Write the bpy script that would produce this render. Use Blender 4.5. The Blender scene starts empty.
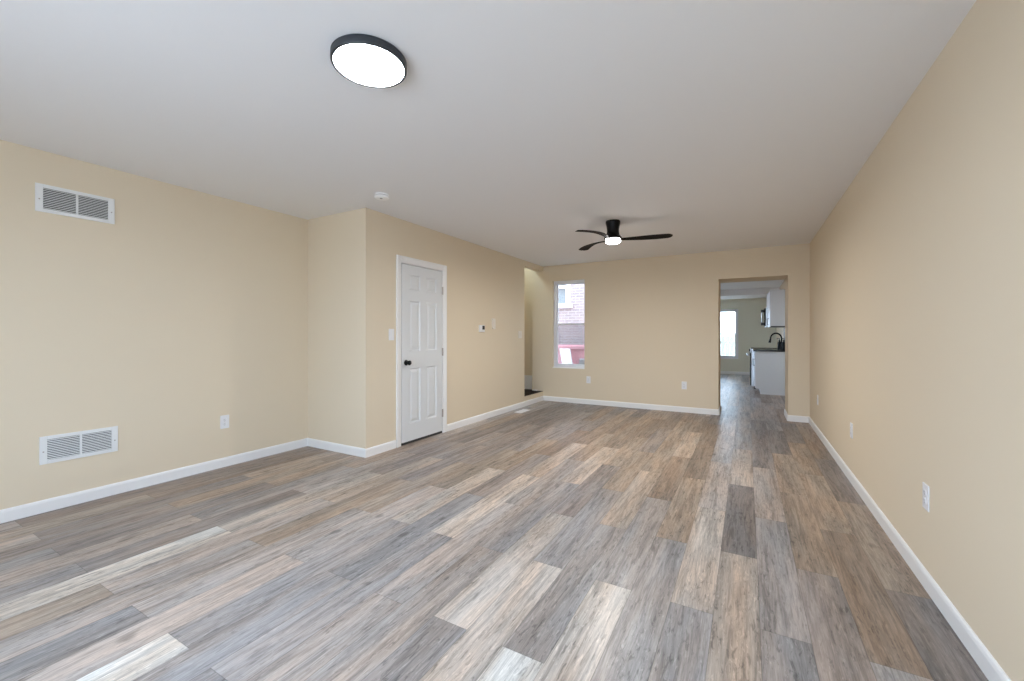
import bpy, bmesh, math, random
from mathutils import Vector, Matrix

C = bpy.context.scene.collection
PI = math.pi
SC = bpy.context.scene

# ------------------------------------------------------------------ camera
cam_d = bpy.data.cameras.new('camera')
cam = bpy.data.objects.new('camera', cam_d); C.objects.link(cam)
cam.location = (0, 0, 1.199)
cam.rotation_euler = (PI / 2, 0, 0.51132)
cam_d.sensor_fit = 'HORIZONTAL'; cam_d.sensor_width = 36.0
cam_d.lens = 419.0 / 1024 * 36.0
cam_d.shift_y = -5.88 / 1024
cam_d.clip_start = 0.02
SC.camera = cam

# ------------------------------------------------------------------ world, exposure
SKY_STRENGTH = 8.6
DISC_GLOW = 80.0
FAN_WATTS = 31.0
STAIR_WATTS = 16.0
SUN = 8.0
W = bpy.data.worlds.new('sky'); SC.world = W; W.use_nodes = True
nt = W.node_tree; nt.nodes.clear()
wo = nt.nodes.new('ShaderNodeOutputWorld'); bg = nt.nodes.new('ShaderNodeBackground')
geo = nt.nodes.new('ShaderNodeTexCoord'); sep = nt.nodes.new('ShaderNodeSeparateXYZ')
ramp = nt.nodes.new('ShaderNodeValToRGB')
nt.links.new(geo.outputs['Generated'], sep.inputs[0])
mr = nt.nodes.new('ShaderNodeMapRange'); mr.inputs[1].default_value = -1; mr.inputs[2].default_value = 1
nt.links.new(sep.outputs[2], mr.inputs[0]); nt.links.new(mr.outputs[0], ramp.inputs[0])
cr = ramp.color_ramp
cr.elements[0].position = 0.47; cr.elements[0].color = (0.20, 0.20, 0.19, 1)
cr.elements[1].position = 0.52; cr.elements[1].color = (0.72, 0.92, 1.16, 1)
e = cr.elements.new(1.0); e.color = (0.60, 0.80, 1.08, 1)
nt.links.new(ramp.outputs[0], bg.inputs[0]); bg.inputs[1].default_value = SKY_STRENGTH
nt.links.new(bg.outputs[0], wo.inputs[0])

sun_d = bpy.data.lights.new('sun', 'SUN'); sun_d.energy = SUN; sun_d.angle = 0.01; sun_d.color = (1.0, 0.98, 0.95)
sun = bpy.data.objects.new('sun', sun_d); C.objects.link(sun); sun.location = (12, -4, 12)
sun.rotation_euler = (0, math.radians(42), 0)          # from the right-hand side of the house, along the facade

SC.view_settings.view_transform = 'Standard'
SC.view_settings.look = 'None'
SC.view_settings.gamma = 1.0
SC.view_settings.use_curve_mapping = False
SC.view_settings.exposure = 0.14
try:
    SC.cycles.max_bounces = 14; SC.cycles.diffuse_bounces = 9; SC.cycles.transparent_max_bounces = 16
    SC.cycles.use_denoising = True
    SC.cycles.sample_clamp_indirect = 6.0
    SC.cycles.caustics_reflective = False; SC.cycles.caustics_refractive = False
except Exception:
    pass

# ------------------------------------------------------------------ room dimensions (m)
XR, XL, XD = 0.743, -4.143, -3.248          # right wall, left wall, closet wall
YF, YJ, YB = -1.15, 2.870, 6.949            # front wall, jog, back wall
H = 2.44
TB = 0.54                                   # thickness of the back wall
YK, XK = 14.34, -1.9                        # kitchen far wall, kitchen left wall
YSTEP, HK = 13.0, 2.275                     # where the kitchen ceiling steps down


def portal(name, loc, rot, sx, sy):
    d = bpy.data.lights.new(name, 'AREA'); d.shape = 'RECTANGLE'; d.size = sx; d.size_y = sy
    d.cycles.is_portal = True
    o = bpy.data.objects.new(name, d); C.objects.link(o); o.location = loc; o.rotation_euler = rot
    return o


FW = (-2.55, 0.3, 0.45, 2.2)             # front window x0 x1 z0 z1 (behind the camera)
BW = (-3.061, -2.458, 0.600, 2.165)         # back window
KW = (-1.13, -0.232, 0.462, 1.975)          # kitchen window
KS = (9.2, 12.9, 0.7, 2.2)                # added unseen side window brightening the kitchen, y0 y1 z0 z1
UW = (6.25, 6.95, 2.95, 4.05)               # stairwell window, y0 y1 z0 z1
portal('front_window_daylight', ((FW[0] + FW[1]) / 2, YF - 0.16, (FW[2] + FW[3]) / 2), (PI / 2, 0, 0), FW[1] - FW[0], FW[3] - FW[2])
portal('back_window_daylight', ((BW[0] + BW[1]) / 2, YB + TB + 0.01, (BW[2] + BW[3]) / 2), (-PI / 2, 0, 0), BW[1] - BW[0], BW[3] - BW[2])
portal('kitchen_window_daylight', ((KW[0] + KW[1]) / 2, YK + 0.2, (KW[2] + KW[3]) / 2), (-PI / 2, 0, 0), KW[1] - KW[0], KW[3] - KW[2])
portal('kitchen_fill_daylight', (XK - 0.17, (KS[0] + KS[1]) / 2, (KS[2] + KS[3]) / 2), (0, -PI / 2, 0), KS[3] - KS[2], KS[1] - KS[0])
portal('stair_window_daylight', (XL - 0.17, (UW[0] + UW[1]) / 2, (UW[2] + UW[3]) / 2), (0, -PI / 2, 0), UW[3] - UW[2], UW[1] - UW[0])


# ------------------------------------------------------------------ materials
def newmat(name):
    m = bpy.data.materials.new(name); m.use_nodes = True
    b = m.node_tree.nodes['Principled BSDF']
    return m, m.node_tree, b


def plain(name, col, rough=0.5, metal=0.0, spec=0.5, bump=0.0, bscale=300, vary=0.0):
    m, t, b = newmat(name)
    b.inputs['Base Color'].default_value = (*col, 1); b.inputs['Roughness'].default_value = rough
    b.inputs['Metallic'].default_value = metal; b.inputs['Specular IOR Level'].default_value = spec
    tc = t.nodes.new('ShaderNodeTexCoord')
    nz = t.nodes.new('ShaderNodeTexNoise'); nz.inputs['Scale'].default_value = bscale; nz.inputs['Detail'].default_value = 3
    t.links.new(tc.outputs['Object'], nz.inputs['Vector'])
    if bump:
        bp = t.nodes.new('ShaderNodeBump'); bp.inputs['Strength'].default_value = bump; bp.inputs['Distance'].default_value = 0.001
        t.links.new(nz.outputs['Fac'], bp.inputs['Height']); t.links.new(bp.outputs[0], b.inputs['Normal'])
    if vary:
        mx = t.nodes.new('ShaderNodeMix'); mx.data_type = 'RGBA'
        mx.inputs[6].default_value = (*[c * (1 - vary) for c in col], 1)
        mx.inputs[7].default_value = (*[min(1, c * (1 + vary)) for c in col], 1)
        t.links.new(nz.outputs['Fac'], mx.inputs[0]); t.links.new(mx.outputs[2], b.inputs['Base Color'])
    return m


def glow(name, col, strength):
    m, t, b = newmat(name)
    b.inputs['Base Color'].default_value = (0.9, 0.9, 0.9, 1)
    b.inputs['Emission Color'].default_value = (*col, 1); b.inputs['Emission Strength'].default_value = strength
    return m


def glass_mat(name, tint=(1, 1, 1), refl=0.06):
    m = bpy.data.materials.new(name); m.use_nodes = True; t = m.node_tree; t.nodes.clear()
    o = t.nodes.new('ShaderNodeOutputMaterial'); mx = t.nodes.new('ShaderNodeMixShader')
    tr = t.nodes.new('ShaderNodeBsdfTransparent'); tr.inputs[0].default_value = (*tint, 1)
    gl = t.nodes.new('ShaderNodeBsdfGlossy'); gl.inputs['Roughness'].default_value = 0.02
    mx.inputs[0].default_value = refl
    t.links.new(tr.outputs[0], mx.inputs[1]); t.links.new(gl.outputs[0], mx.inputs[2]); t.links.new(mx.outputs[0], o.inputs[0])
    return m


def screen_mat(name):
    m = bpy.data.materials.new(name); m.use_nodes = True; t = m.node_tree; t.nodes.clear()
    o = t.nodes.new('ShaderNodeOutputMaterial'); mx = t.nodes.new('ShaderNodeMixShader')
    tr = t.nodes.new('ShaderNodeBsdfTransparent')
    d = t.nodes.new('ShaderNodeBsdfDiffuse'); d.inputs[0].default_value = (0.10, 0.10, 0.11, 1)
    mx.inputs[0].default_value = 0.26
    t.links.new(tr.outputs[0], mx.inputs[1]); t.links.new(d.outputs[0], mx.inputs[2]); t.links.new(mx.outputs[0], o.inputs[0])
    return m


M_WALL = plain('cream_wall_paint', (0.745, 0.645, 0.495), 0.75, spec=0.25, bump=0.05, bscale=420)
M_KWALL = plain('kitchen_sage_paint', (0.74, 0.73, 0.62), 0.75, spec=0.25, bump=0.05, bscale=420)
M_CEIL = plain('white_ceiling_paint', (0.83, 0.83, 0.84), 0.9, spec=0.2, bump=0.05, bscale=420)
M_TRIM = plain('white_trim_paint', (0.86, 0.86, 0.86), 0.35, bump=0.02, bscale=200)
M_DOOR = plain('white_door_paint', (0.72, 0.74, 0.76), 0.4, bump=0.02, bscale=200)
M_PLATE = plain('white_plastic', (0.82, 0.82, 0.84), 0.3)
M_IVORY = plain('painted_over_plate', (0.80, 0.74, 0.66), 0.45)
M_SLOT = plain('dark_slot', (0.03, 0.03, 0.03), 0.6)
M_BLACK = plain('matte_black_metal', (0.004, 0.004, 0.004), 0.42, spec=0.22)
M_BLADE = plain('dark_espresso_blade', (0.006, 0.004, 0.003), 0.6, spec=0.08)
M_RIM = plain('black_lamp_rim', (0.022, 0.026, 0.032), 0.35)
M_NICKEL = plain('brushed_nickel', (0.45, 0.40, 0.37), 0.4, metal=0.9)
M_VENT = plain('white_vent_enamel', (0.80, 0.81, 0.81), 0.4)
M_DUCT = plain('dark_duct', (0.05, 0.055, 0.06), 0.8)
M_DISC = glow('ceiling_lamp_diffuser', (0.88, 0.97, 1.10), DISC_GLOW)
M_GLOBE = glow('fan_lamp_diffuser', (1.0, 0.98, 0.95), 32.0)
M_CAB = plain('white_cabinet', (0.72, 0.74, 0.77), 0.35)
M_STONE = plain('black_stone_counter', (0.018, 0.017, 0.018), 0.2, vary=0.5, bscale=180)
M_STEEL = plain('stainless_steel', (0.55, 0.56, 0.58), 0.3, metal=0.9)
M_BGLASS = plain('black_oven_glass', (0.006, 0.006, 0.007), 0.08)
M_TILE = plain('grey_backsplash', (0.36, 0.36, 0.37), 0.25)
M_STAIR = plain('dark_stained_oak', (0.014, 0.006, 0.004), 0.6, spec=0.15, vary=0.3, bscale=25)
M_GLASS = glass_mat('window_glass', (0.97, 0.985, 0.98))
M_SCREEN = screen_mat('insect_screen')
M_VINYL = plain('white_window_vinyl', (0.78, 0.79, 0.84), 0.35)
M_PANEL = plain('white_sheet_board', (0.85, 0.85, 0.84), 0.5)
M_RED = plain('red_painted_steel', (0.58, 0.27, 0.30), 0.5, vary=0.1, bscale=6)
M_CONC = plain('grey_concrete', (0.33, 0.33, 0.34), 0.9, bump=0.3, bscale=40, vary=0.15)
M_GROUND = plain('concrete_yard', (0.60, 0.59, 0.57), 0.95, bump=0.3, bscale=30, vary=0.2)
M_FENCE = plain('weathered_pale_fence', (0.50, 0.52, 0.45), 0.8, vary=0.2, bscale=4)


def brick_mat():
    m, t, b = newmat('red_brick')
    tc = t.nodes.new('ShaderNodeTexCoord'); mp = t.nodes.new('ShaderNodeMapping')
    mp.inputs['Rotation'].default_value = (PI / 2, 0, 0)
    t.links.new(tc.outputs['Object'], mp.inputs[0])
    br = t.nodes.new('ShaderNodeTexBrick')
    br.inputs['Scale'].default_value = 1.0; br.inputs['Brick Width'].default_value = 0.21; br.inputs['Row Height'].default_value = 0.072
    br.inputs['Mortar Size'].default_value = 0.010
    br.inputs['Color1'].default_value = (0.275, 0.20, 0.19, 1); br.inputs['Color2'].default_value = (0.225, 0.165, 0.16, 1)
    br.inputs['Mortar'].default_value = (0.36, 0.305, 0.295, 1)
    t.links.new(mp.outputs[0], br.inputs['Vector'])
    t.links.new(br.outputs['Color'], b.inputs['Base Color']); b.inputs['Roughness'].default_value = 0.9
    return m


M_BRICK = brick_mat()


def floor_mat():
    m, t, b = newmat('vinyl_planks')
    N = t.nodes.new; L = t.links.new

    def math_(op, a, bb=None, c=None):
        n = N('ShaderNodeMath'); n.operation = op
        for i, v in enumerate((a, bb, c)):
            if v is None: continue
            if isinstance(v, (int, float)): n.inputs[i].default_value = v
            else: L(v, n.inputs[i])
        return n.outputs[0]
    uv = N('ShaderNodeUVMap'); uv.uv_map = 'plank'
    su = N('ShaderNodeSeparateXYZ'); L(uv.outputs[0], su.inputs[0])
    seed = N('ShaderNodeAttribute'); seed.attribute_name = 'seed'
    tone = N('ShaderNodeAttribute'); tone.attribute_name = 'tone'
    sd = seed.outputs['Fac']

    def noise(sx, sy, off, detail=4, rough=0.55, dist=0.0):
        cx = math_('MULTIPLY_ADD', su.outputs[0], sx, math_('MULTIPLY', sd, off))
        cy = math_('MULTIPLY_ADD', su.outputs[1], sy, math_('MULTIPLY', sd, off * 1.7))
        cb = N('ShaderNodeCombineXYZ'); L(cx, cb.inputs[0]); L(cy, cb.inputs[1]); L(math_('MULTIPLY', sd, 3.1), cb.inputs[2])
        n = N('ShaderNodeTexNoise'); n.inputs['Scale'].default_value = 1.0; n.inputs['Detail'].default_value = detail
        n.inputs['Roughness'].default_value = rough; n.inputs['Distortion'].default_value = dist
        L(cb.outputs[0], n.inputs['Vector'])
        return n.outputs['Fac'], cb.outputs[0]

    def ramp(x, p0, p1, v0, v1):
        n = N('ShaderNodeMapRange'); n.interpolation_type = 'SMOOTHSTEP'
        L(x, n.inputs[0])
        for i, v in enumerate((p0, p1, v0, v1)): n.inputs[i + 1].default_value = v
        return n.outputs[0]
    band, _ = noise(8, 0.9, 37.0, 2)                # broad bands along the plank
    streak, _ = noise(34, 2.2, 71.0, 6, 0.66, 0.9)   # mid streaks
    fine, _ = noise(170, 8.0, 113.0, 5, 0.72)        # pore lines
    fleck, _ = noise(70, 13.0, 19.0, 4, 0.65, 0.5)   # short dark checks
    lime, _ = noise(85, 17.0, 29.0, 4, 0.65, 0.7)    # pale limed flecks
    knot, _ = noise(9, 3.6, 53.0, 1)
    hue, _ = noise(7, 1.2, 91.0, 2)
    where = ramp(band, 0.36, 0.66, 1.0, 0.40)        # checks gather in the darker bands
    v = ramp(band, 0.28, 0.72, 0.80, 1.18)
    v = math_('MULTIPLY', v, ramp(streak, 0.30, 0.58, 0.66, 1.10))
    v = math_('MULTIPLY', v, ramp(fine, 0.32, 0.68, 0.80, 1.14))
    dk = math_('MULTIPLY', ramp(fleck, 0.47, 0.33, 0.0, 0.50), where)
    v = math_('MULTIPLY', v, math_('SUBTRACT', 1.0, dk))
    v = math_('MULTIPLY', v, math_('ADD', 1.0, math_('MULTIPLY', ramp(lime, 0.55, 0.68, 0.0, 0.38), where)))
    v = math_('MULTIPLY', v, ramp(knot, 0.72, 0.79, 1.0, 0.6))
    # bevel line round every plank
    w = N('ShaderNodeAttribute'); w.attribute_name = 'plank_w'
    l = N('ShaderNodeAttribute'); l.attribute_name = 'plank_l'
    ex = math_('MINIMUM', su.outputs[0], math_('SUBTRACT', w.outputs['Fac'], su.outputs[0]))
    ey = math_('MINIMUM', su.outputs[1], math_('SUBTRACT', l.outputs['Fac'], su.outputs[1]))
    edge = ramp(math_('MINIMUM', ex, ey), 0.0004, 0.0022, 0.62, 1.0)
    v = math_('MULTIPLY', v, edge)
    # drift between a warm and a grey tint inside each plank
    hx = N('ShaderNodeMix'); hx.data_type = 'RGBA'; hx.inputs[6].default_value = (0.95, 0.99, 1.03, 1); hx.inputs[7].default_value = (1.06, 0.995, 0.94, 1)
    L(ramp(hue, 0.35, 0.65, 0.0, 1.0), hx.inputs[0])
    mu = N('ShaderNodeMix'); mu.data_type = 'RGBA'; mu.blend_type = 'MULTIPLY'; mu.inputs[0].default_value = 1.0
    L(tone.outputs['Color'], mu.inputs[6]); L(hx.outputs[2], mu.inputs[7])
    vm = N('ShaderNodeVectorMath'); vm.operation = 'SCALE'; L(mu.outputs[2], vm.inputs[0]); L(v, vm.inputs['Scale'])
    L(vm.outputs[0], b.inputs['Base Color'])
    L(ramp(streak, 0.3, 0.6, 0.42, 0.34), b.inputs['Roughness'])
    b.inputs['Specular IOR Level'].default_value = 0.38
    bp = N('ShaderNodeBump'); bp.inputs['Strength'].default_value = 0.12; bp.inputs['Distance'].default_value = 0.0008
    L(math_('MULTIPLY', fine, edge), bp.inputs['Height']); L(bp.outputs[0], b.inputs['Normal'])
    return m


M_FLOOR = floor_mat()


# ------------------------------------------------------------------ mesh helpers
class MB:
    def __init__(s): s.bm = bmesh.new()

    def box(s, x0, x1, y0, y1, z0, z1, bevel=0.0, seg=2):
        t = bmesh.new(); bmesh.ops.create_cube(t, size=1.0)
        bmesh.ops.scale(t, vec=(abs(x1 - x0), abs(y1 - y0), abs(z1 - z0)), verts=t.verts)
        bmesh.ops.translate(t, vec=((x0 + x1) / 2, (y0 + y1) / 2, (z0 + z1) / 2), verts=t.verts)
        if bevel: bmesh.ops.bevel(t, geom=t.edges[:], offset=bevel, segments=seg, affect='EDGES', profile=0.6)
        return s.join(t)

    def join(s, t, mat=None):
        if mat is not None: bmesh.ops.transform(t, matrix=mat, verts=t.verts)
        me = bpy.data.meshes.new('tmp'); t.to_mesh(me); t.free(); s.bm.from_mesh(me); bpy.data.meshes.remove(me)
        return s

    def lathe(s, prof, n=40, axis='z', loc=(0, 0, 0)):
        """prof: list of (radius, height); closed with fans where the radius is 0"""
        t = bmesh.new(); rings = []
        for r, h in prof:
            if r < 1e-6: rings.append([t.verts.new((0, 0, h))])
            else: rings.append([t.verts.new((r * math.cos(2 * PI * k / n), r * math.sin(2 * PI * k / n), h)) for k in range(n)])
        for a, b in zip(rings[:-1], rings[1:]):
            for k in range(n):
                q = (k + 1) % n
                if len(a) == 1 and len(b) == 1: continue
                if len(a) == 1: t.faces.new((a[0], b[q], b[k]))
                elif len(b) == 1: t.faces.new((a[k], a[q], b[0]))
                else: t.faces.new((a[k], a[q], b[q], b[k]))
        bmesh.ops.recalc_face_normals(t, faces=t.faces)
        mat = Matrix.Translation(loc)
        if axis == '-y': mat = mat @ Matrix.Rotation(PI / 2, 4, 'X')      # height points to -y
        if axis == '-x': mat = mat @ Matrix.Rotation(-PI / 2, 4, 'Y')
        return s.join(t, mat)

    def tube(s, pts, r, n=12):
        t = bmesh.new(); rings = []
        pts = [Vector(p) for p in pts]
        for i, p in enumerate(pts):
            d = (pts[min(i + 1, len(pts) - 1)] - pts[max(i - 1, 0)]).normalized()
            up = Vector((0, 1, 0)) if abs(d.y) < 0.9 else Vector((1, 0, 0))
            a = d.cross(up).normalized(); b = d.cross(a)
            rr = r[i] if isinstance(r, (list, tuple)) else r
            rings.append([t.verts.new(p + a * rr * math.cos(2 * PI * k / n) + b * rr * math.sin(2 * PI * k / n)) for k in range(n)])
        for a, b in zip(rings[:-1], rings[1:]):
            for k in range(n): t.faces.new((a[k], a[(k + 1) % n], b[(k + 1) % n], b[k]))
        t.faces.new(rings[0]); t.faces.new(rings[-1])
        bmesh.ops.recalc_face_normals(t, faces=t.faces)
        return s.join(t)

    def prism(s, poly, axis, a0, a1):
        """extrude a 2-D outline; axis 'x': poly=(y,z), 'y': (x,z), 'z': (x,y)"""
        t = bmesh.new()
        f = {'x': lambda p, a: (a, p[0], p[1]), 'y': lambda p, a: (p[0], a, p[1]), 'z': lambda p, a: (p[0], p[1], a)}[axis]
        v0 = [t.verts.new(f(p, a0)) for p in poly]; v1 = [t.verts.new(f(p, a1)) for p in poly]
        t.faces.new(v0); t.faces.new(v1); n = len(poly)
        for k in range(n): t.faces.new((v0[k], v0[(k + 1) % n], v1[(k + 1) % n], v1[k]))
        bmesh.ops.recalc_face_normals(t, faces=t.faces)
        return s.join(t)


def obj(name, mb, mat, parent=None, smooth=None, loc=None, rotz=None):
    me = bpy.data.meshes.new(name); mb.bm.to_mesh(me); mb.bm.free()
    me.materials.append(mat)
    o = bpy.data.objects.new(name, me); C.objects.link(o)
    if parent is not None: o.parent = parent
    if loc is not None: o.location = loc
    if rotz is not None: o.rotation_euler = (0, 0, rotz)
    if smooth:
        for p in me.polygons: p.use_smooth = True
        me.set_sharp_from_angle(angle=math.radians(smooth))
    return o


def thing(name, label, cat, loc=(0, 0, 0), rotz=0.0, group=None):
    o = bpy.data.objects.new(name, None); C.objects.link(o); o.empty_display_size = 0.1
    o.location = loc; o.rotation_euler = (0, 0, rotz); o['label'] = label; o['category'] = cat
    if group: o['group'] = group
    return o


def tag(o, label, cat, group=None):
    o['label'] = label; o['category'] = cat
    if group: o['group'] = group
    return o


def struct(o, label=None, cat=None):
    o['kind'] = 'structure'
    if label: o['label'] = label
    if cat: o['category'] = cat
    return o


def copy_tree(o, parent=None):
    c = o.copy(); C.objects.link(c)
    if parent is not None: c.parent = parent
    for ch in list(o.children): copy_tree(ch, c)
    return c


def wall_mesh(axis, p0, p1, u0, u1, z0, z1, holes=()):
    """solid wall slab between p0 and p1 along its normal axis, with rectangular holes (u0,u1,z0,z1)"""
    mb = MB(); bm = mb.bm
    us = sorted({u0, u1, *[min(max(v, u0), u1) for h in holes for v in h[:2]]})
    zs = sorted({z0, z1, *[min(max(v, z0), z1) for h in holes for v in h[2:]]})
    P = (lambda p, u, z: (p, u, z)) if axis == 'x' else (lambda p, u, z: (u, p, z))
    cache = {}

    def V(p, u, z):
        k = (p, u, z)
        if k not in cache: cache[k] = bm.verts.new(P(p, u, z))
        return cache[k]

    def solid(i, j):
        if i < 0 or j < 0 or i >= len(us) - 1 or j >= len(zs) - 1: return False
        cu, cz = (us[i] + us[i + 1]) / 2, (zs[j] + zs[j + 1]) / 2
        return not any(h[0] < cu < h[1] and h[2] < cz < h[3] for h in holes)
    for i in range(len(us) - 1):
        for j in range(len(zs) - 1):
            if not solid(i, j): continue
            a, b, c, d = us[i], us[i + 1], zs[j], zs[j + 1]
            for p in (p0, p1): bm.faces.new((V(p, a, c), V(p, b, c), V(p, b, d), V(p, a, d)))
            if not solid(i - 1, j): bm.faces.new((V(p0, a, c), V(p1, a, c), V(p1, a, d), V(p0, a, d)))
            if not solid(i + 1, j): bm.faces.new((V(p0, b, c), V(p1, b, c), V(p1, b, d), V(p0, b, d)))
            if not solid(i, j - 1): bm.faces.new((V(p0, a, c), V(p1, a, c), V(p1, b, c), V(p0, b, c)))
            if not solid(i, j + 1): bm.faces.new((V(p0, a, d), V(p1, a, d), V(p1, b, d), V(p0, b, d)))
    bmesh.ops.recalc_face_normals(bm, faces=bm.faces)
    return mb


# ------------------------------------------------------------------ walls and ceilings
OPEN = (-0.372, 0.497, 0.0, 2.025)           # opening to the kitchen
STAIR = (6.216, YB, 0.165, 2.355)            # opening to the stairs in the closet wall
DOOR = (3.335, 4.058, 0.0, 1.990)            # rough opening of the closet door
XS = -3.47                                   # where the stair hall wall steps back
struct(obj('wall_left', wall_mesh('x', XL - 0.16, XL, YF, YB + TB, 0, 4.7, [UW]), M_WALL))
struct(obj('wall_jog', wall_mesh('y', YJ, YJ + 0.115, XL, XD - 0.115, 0, H), M_WALL))
struct(obj('wall_closet', wall_mesh('x', XD - 0.115, XD, YJ, YB, 0, H, [STAIR, DOOR]), M_WALL))
wb = wall_mesh('y', YB, YB + 0.17, XS, XK - 0.16, 0, H, [BW])
wb.join(wall_mesh('y', YB, YB + TB, XK - 0.16, XR, 0, H, [OPEN]).bm)
struct(obj('wall_back', wb, M_WALL))
struct(obj('wall_stair', wall_mesh('y', YB + 0.11, YB + TB, XL, XS, 0, 4.7), M_WALL))
struct(obj('wall_right', wall_mesh('x', XR, XR + 0.16, YF, YK + 0.2, 0, H), M_WALL))
struct(obj('wall_front', wall_mesh('y', YF - 0.16, YF, XL - 0.16, XR + 0.16, 0, H, [FW]), M_WALL))
struct(obj('wall_kitchen_far', wall_mesh('y', YK, YK + 0.2, XK - 0.16, XR, 0, H, [KW]), M_KWALL))
struct(obj('wall_kitchen_left', wall_mesh('x', XK - 0.16, XK, YB + TB, YK, 0, H, [KS]), M_KWALL))
struct(obj('wall_closet_inner', wall_mesh('y', 5.55, 5.65, XL, XD - 0.115, 0, 2.44), M_WALL))
# stairwell walls above the living-room ceiling
struct(obj('wall_stairwell_right', wall_mesh('x', XS, XS + 0.1, 5.2, YB + 0.11, H, 4.7), M_WALL))
struct(obj('wall_stairwell_near', wall_mesh('y', 5.1, 5.2, XL, XS + 0.1, H, 4.7), M_WALL))
cm = MB().box(XL - 0.16, XR + 0.16, YF - 0.16, 5.2, H, H + 0.12)
cm.box(XS, XR + 0.16, 5.2, YB + TB, H, H + 0.12)
struct(obj('ceiling', cm, M_CEIL))
struct(obj('ceiling_kitchen', MB().box(XK - 0.16, XR + 0.16, YB + TB, YSTEP, H, H + 0.12), M_CEIL))
struct(obj('ceiling_kitchen_low', MB().box(XK, XR, YSTEP, YK, HK, H + 0.12), M_CEIL))
struct(obj('ceiling_stairwell', MB().box(XL - 0.16, XS + 0.1, 5.1, YB + TB, 4.7, 4.8), M_CEIL))

sl_ = bpy.data.lights.new('stair_fill_light', 'AREA'); sl_.shape = 'DISK'; sl_.size = 0.22; sl_.energy = STAIR_WATTS; sl_.color = (0.72, 0.96, 1.0)  # added unseen light without a fixture, brightens the stair walls
so_ = bpy.data.objects.new('stair_fill_light', sl_); C.objects.link(so_); so_.location = (XL + 0.08, 6.35, 3.25); so_.rotation_euler = (0, -PI / 2, 0)

# ------------------------------------------------------------------ floor: every plank its own face, tone and grain
TONES = {'L': (0.50, 0.435, 0.38), 'S': (0.43, 0.355, 0.295), 'P': (0.39, 0.34, 0.308), 'T': (0.345, 0.275, 0.22), 'B': (0.275, 0.212, 0.168),
         'M': (0.275, 0.24, 0.224), 'G': (0.315, 0.29, 0.28), 'D': (0.215, 0.188, 0.176), 'W': (0.60, 0.56, 0.51)}
PLAN = {  # row -> {start index: tone}; odd rows start at 0.19 + 1.2 n, even rows at 0.79 + 1.2 n
    -1: {0: 'M', 1: 'D', 2: 'T', 3: 'D', 4: 'B', 5: 'B'},
    0: {-1: 'G', 0: 'G', 1: 'B', 2: 'T', 3: 'T', 4: 'D', 5: 'B'},
    1: {0: 'M', 1: 'M', 2: 'T', 3: 'T', 4: 'D', 5: 'G'},
    2: {-1: 'G', 0: 'G', 1: 'G', 2: 'P', 3: 'M', 4: 'D'},
    3: {0: 'P', 1: 'S', 2: 'D', 3: 'S', 4: 'G', 5: 'G'},
    4: {-1: 'P', 0: 'G', 1: 'L', 2: 'P', 3: 'G', 4: 'P'},
    5: {0: 'G', 1: 'G', 2: 'T', 3: 'B', 4: 'B', 5: 'D'},
    6: {-1: 'P', 0: 'L', 1: 'G', 2: 'B', 3: 'S', 4: 'B'},
    7: {0: 'W', 1: 'G', 2: 'S', 3: 'T', 4: 'T', 5: 'B'},
    8: {-1: 'P', 0: 'L', 1: 'G', 2: 'T', 3: 'M', 4: 'B'},
    9: {0: 'G', 1: 'L', 2: 'M', 3: 'T', 4: 'B', 5: 'T'},
    10: {-1: 'P', 0: 'P', 1: 'G', 2: 'S', 3: 'B', 4: 'T'},
    11: {0: 'P', 1: 'P', 2: 'P', 3: 'T', 4: 'B', 5: 'D'},
    12: {-1: 'G', 0: 'G', 1: 'L', 2: 'S', 3: 'B', 4: 'T'},
    13: {0: 'G', 1: 'G', 2: 'M', 3: 'B', 4: 'M', 5: 'D'},
    14: {-1: 'W', 0: 'G', 1: 'L', 2: 'T', 3: 'M', 4: 'B'},
    15: {0: 'P', 1: 'P', 2: 'T', 3: 'M', 4: 'M', 5: 'D'},
    16: {-1: 'G', 0: 'P', 1: 'T', 2: 'M', 3: 'D', 4: 'D'},
    17: {0: 'P', 1: 'T', 2: 'M', 3: 'M', 4: 'D', 5: 'D'},
    18: {-1: 'T', 0: 'P', 1: 'S', 2: 'M', 3: 'D', 4: 'D'},
    19: {0: 'W', 1: 'L', 2: 'M', 3: 'D', 4: 'D', 5: 'D'},
    20: {-1: 'G', 0: 'M', 1: 'P', 2: 'M'}, 21: {0: 'P', 1: 'G', 2: 'T'}, 22: {-1: 'G', 0: 'M', 1: 'T'},
    23: {0: 'M', 1: 'T', 2: 'T'}, 24: {-1: 'P', 0: 'M', 1: 'S'}, 25: {0: 'T', 1: 'B', 2: 'B'}, 26: {0: 'B', 1: 'B'},
}


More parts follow.
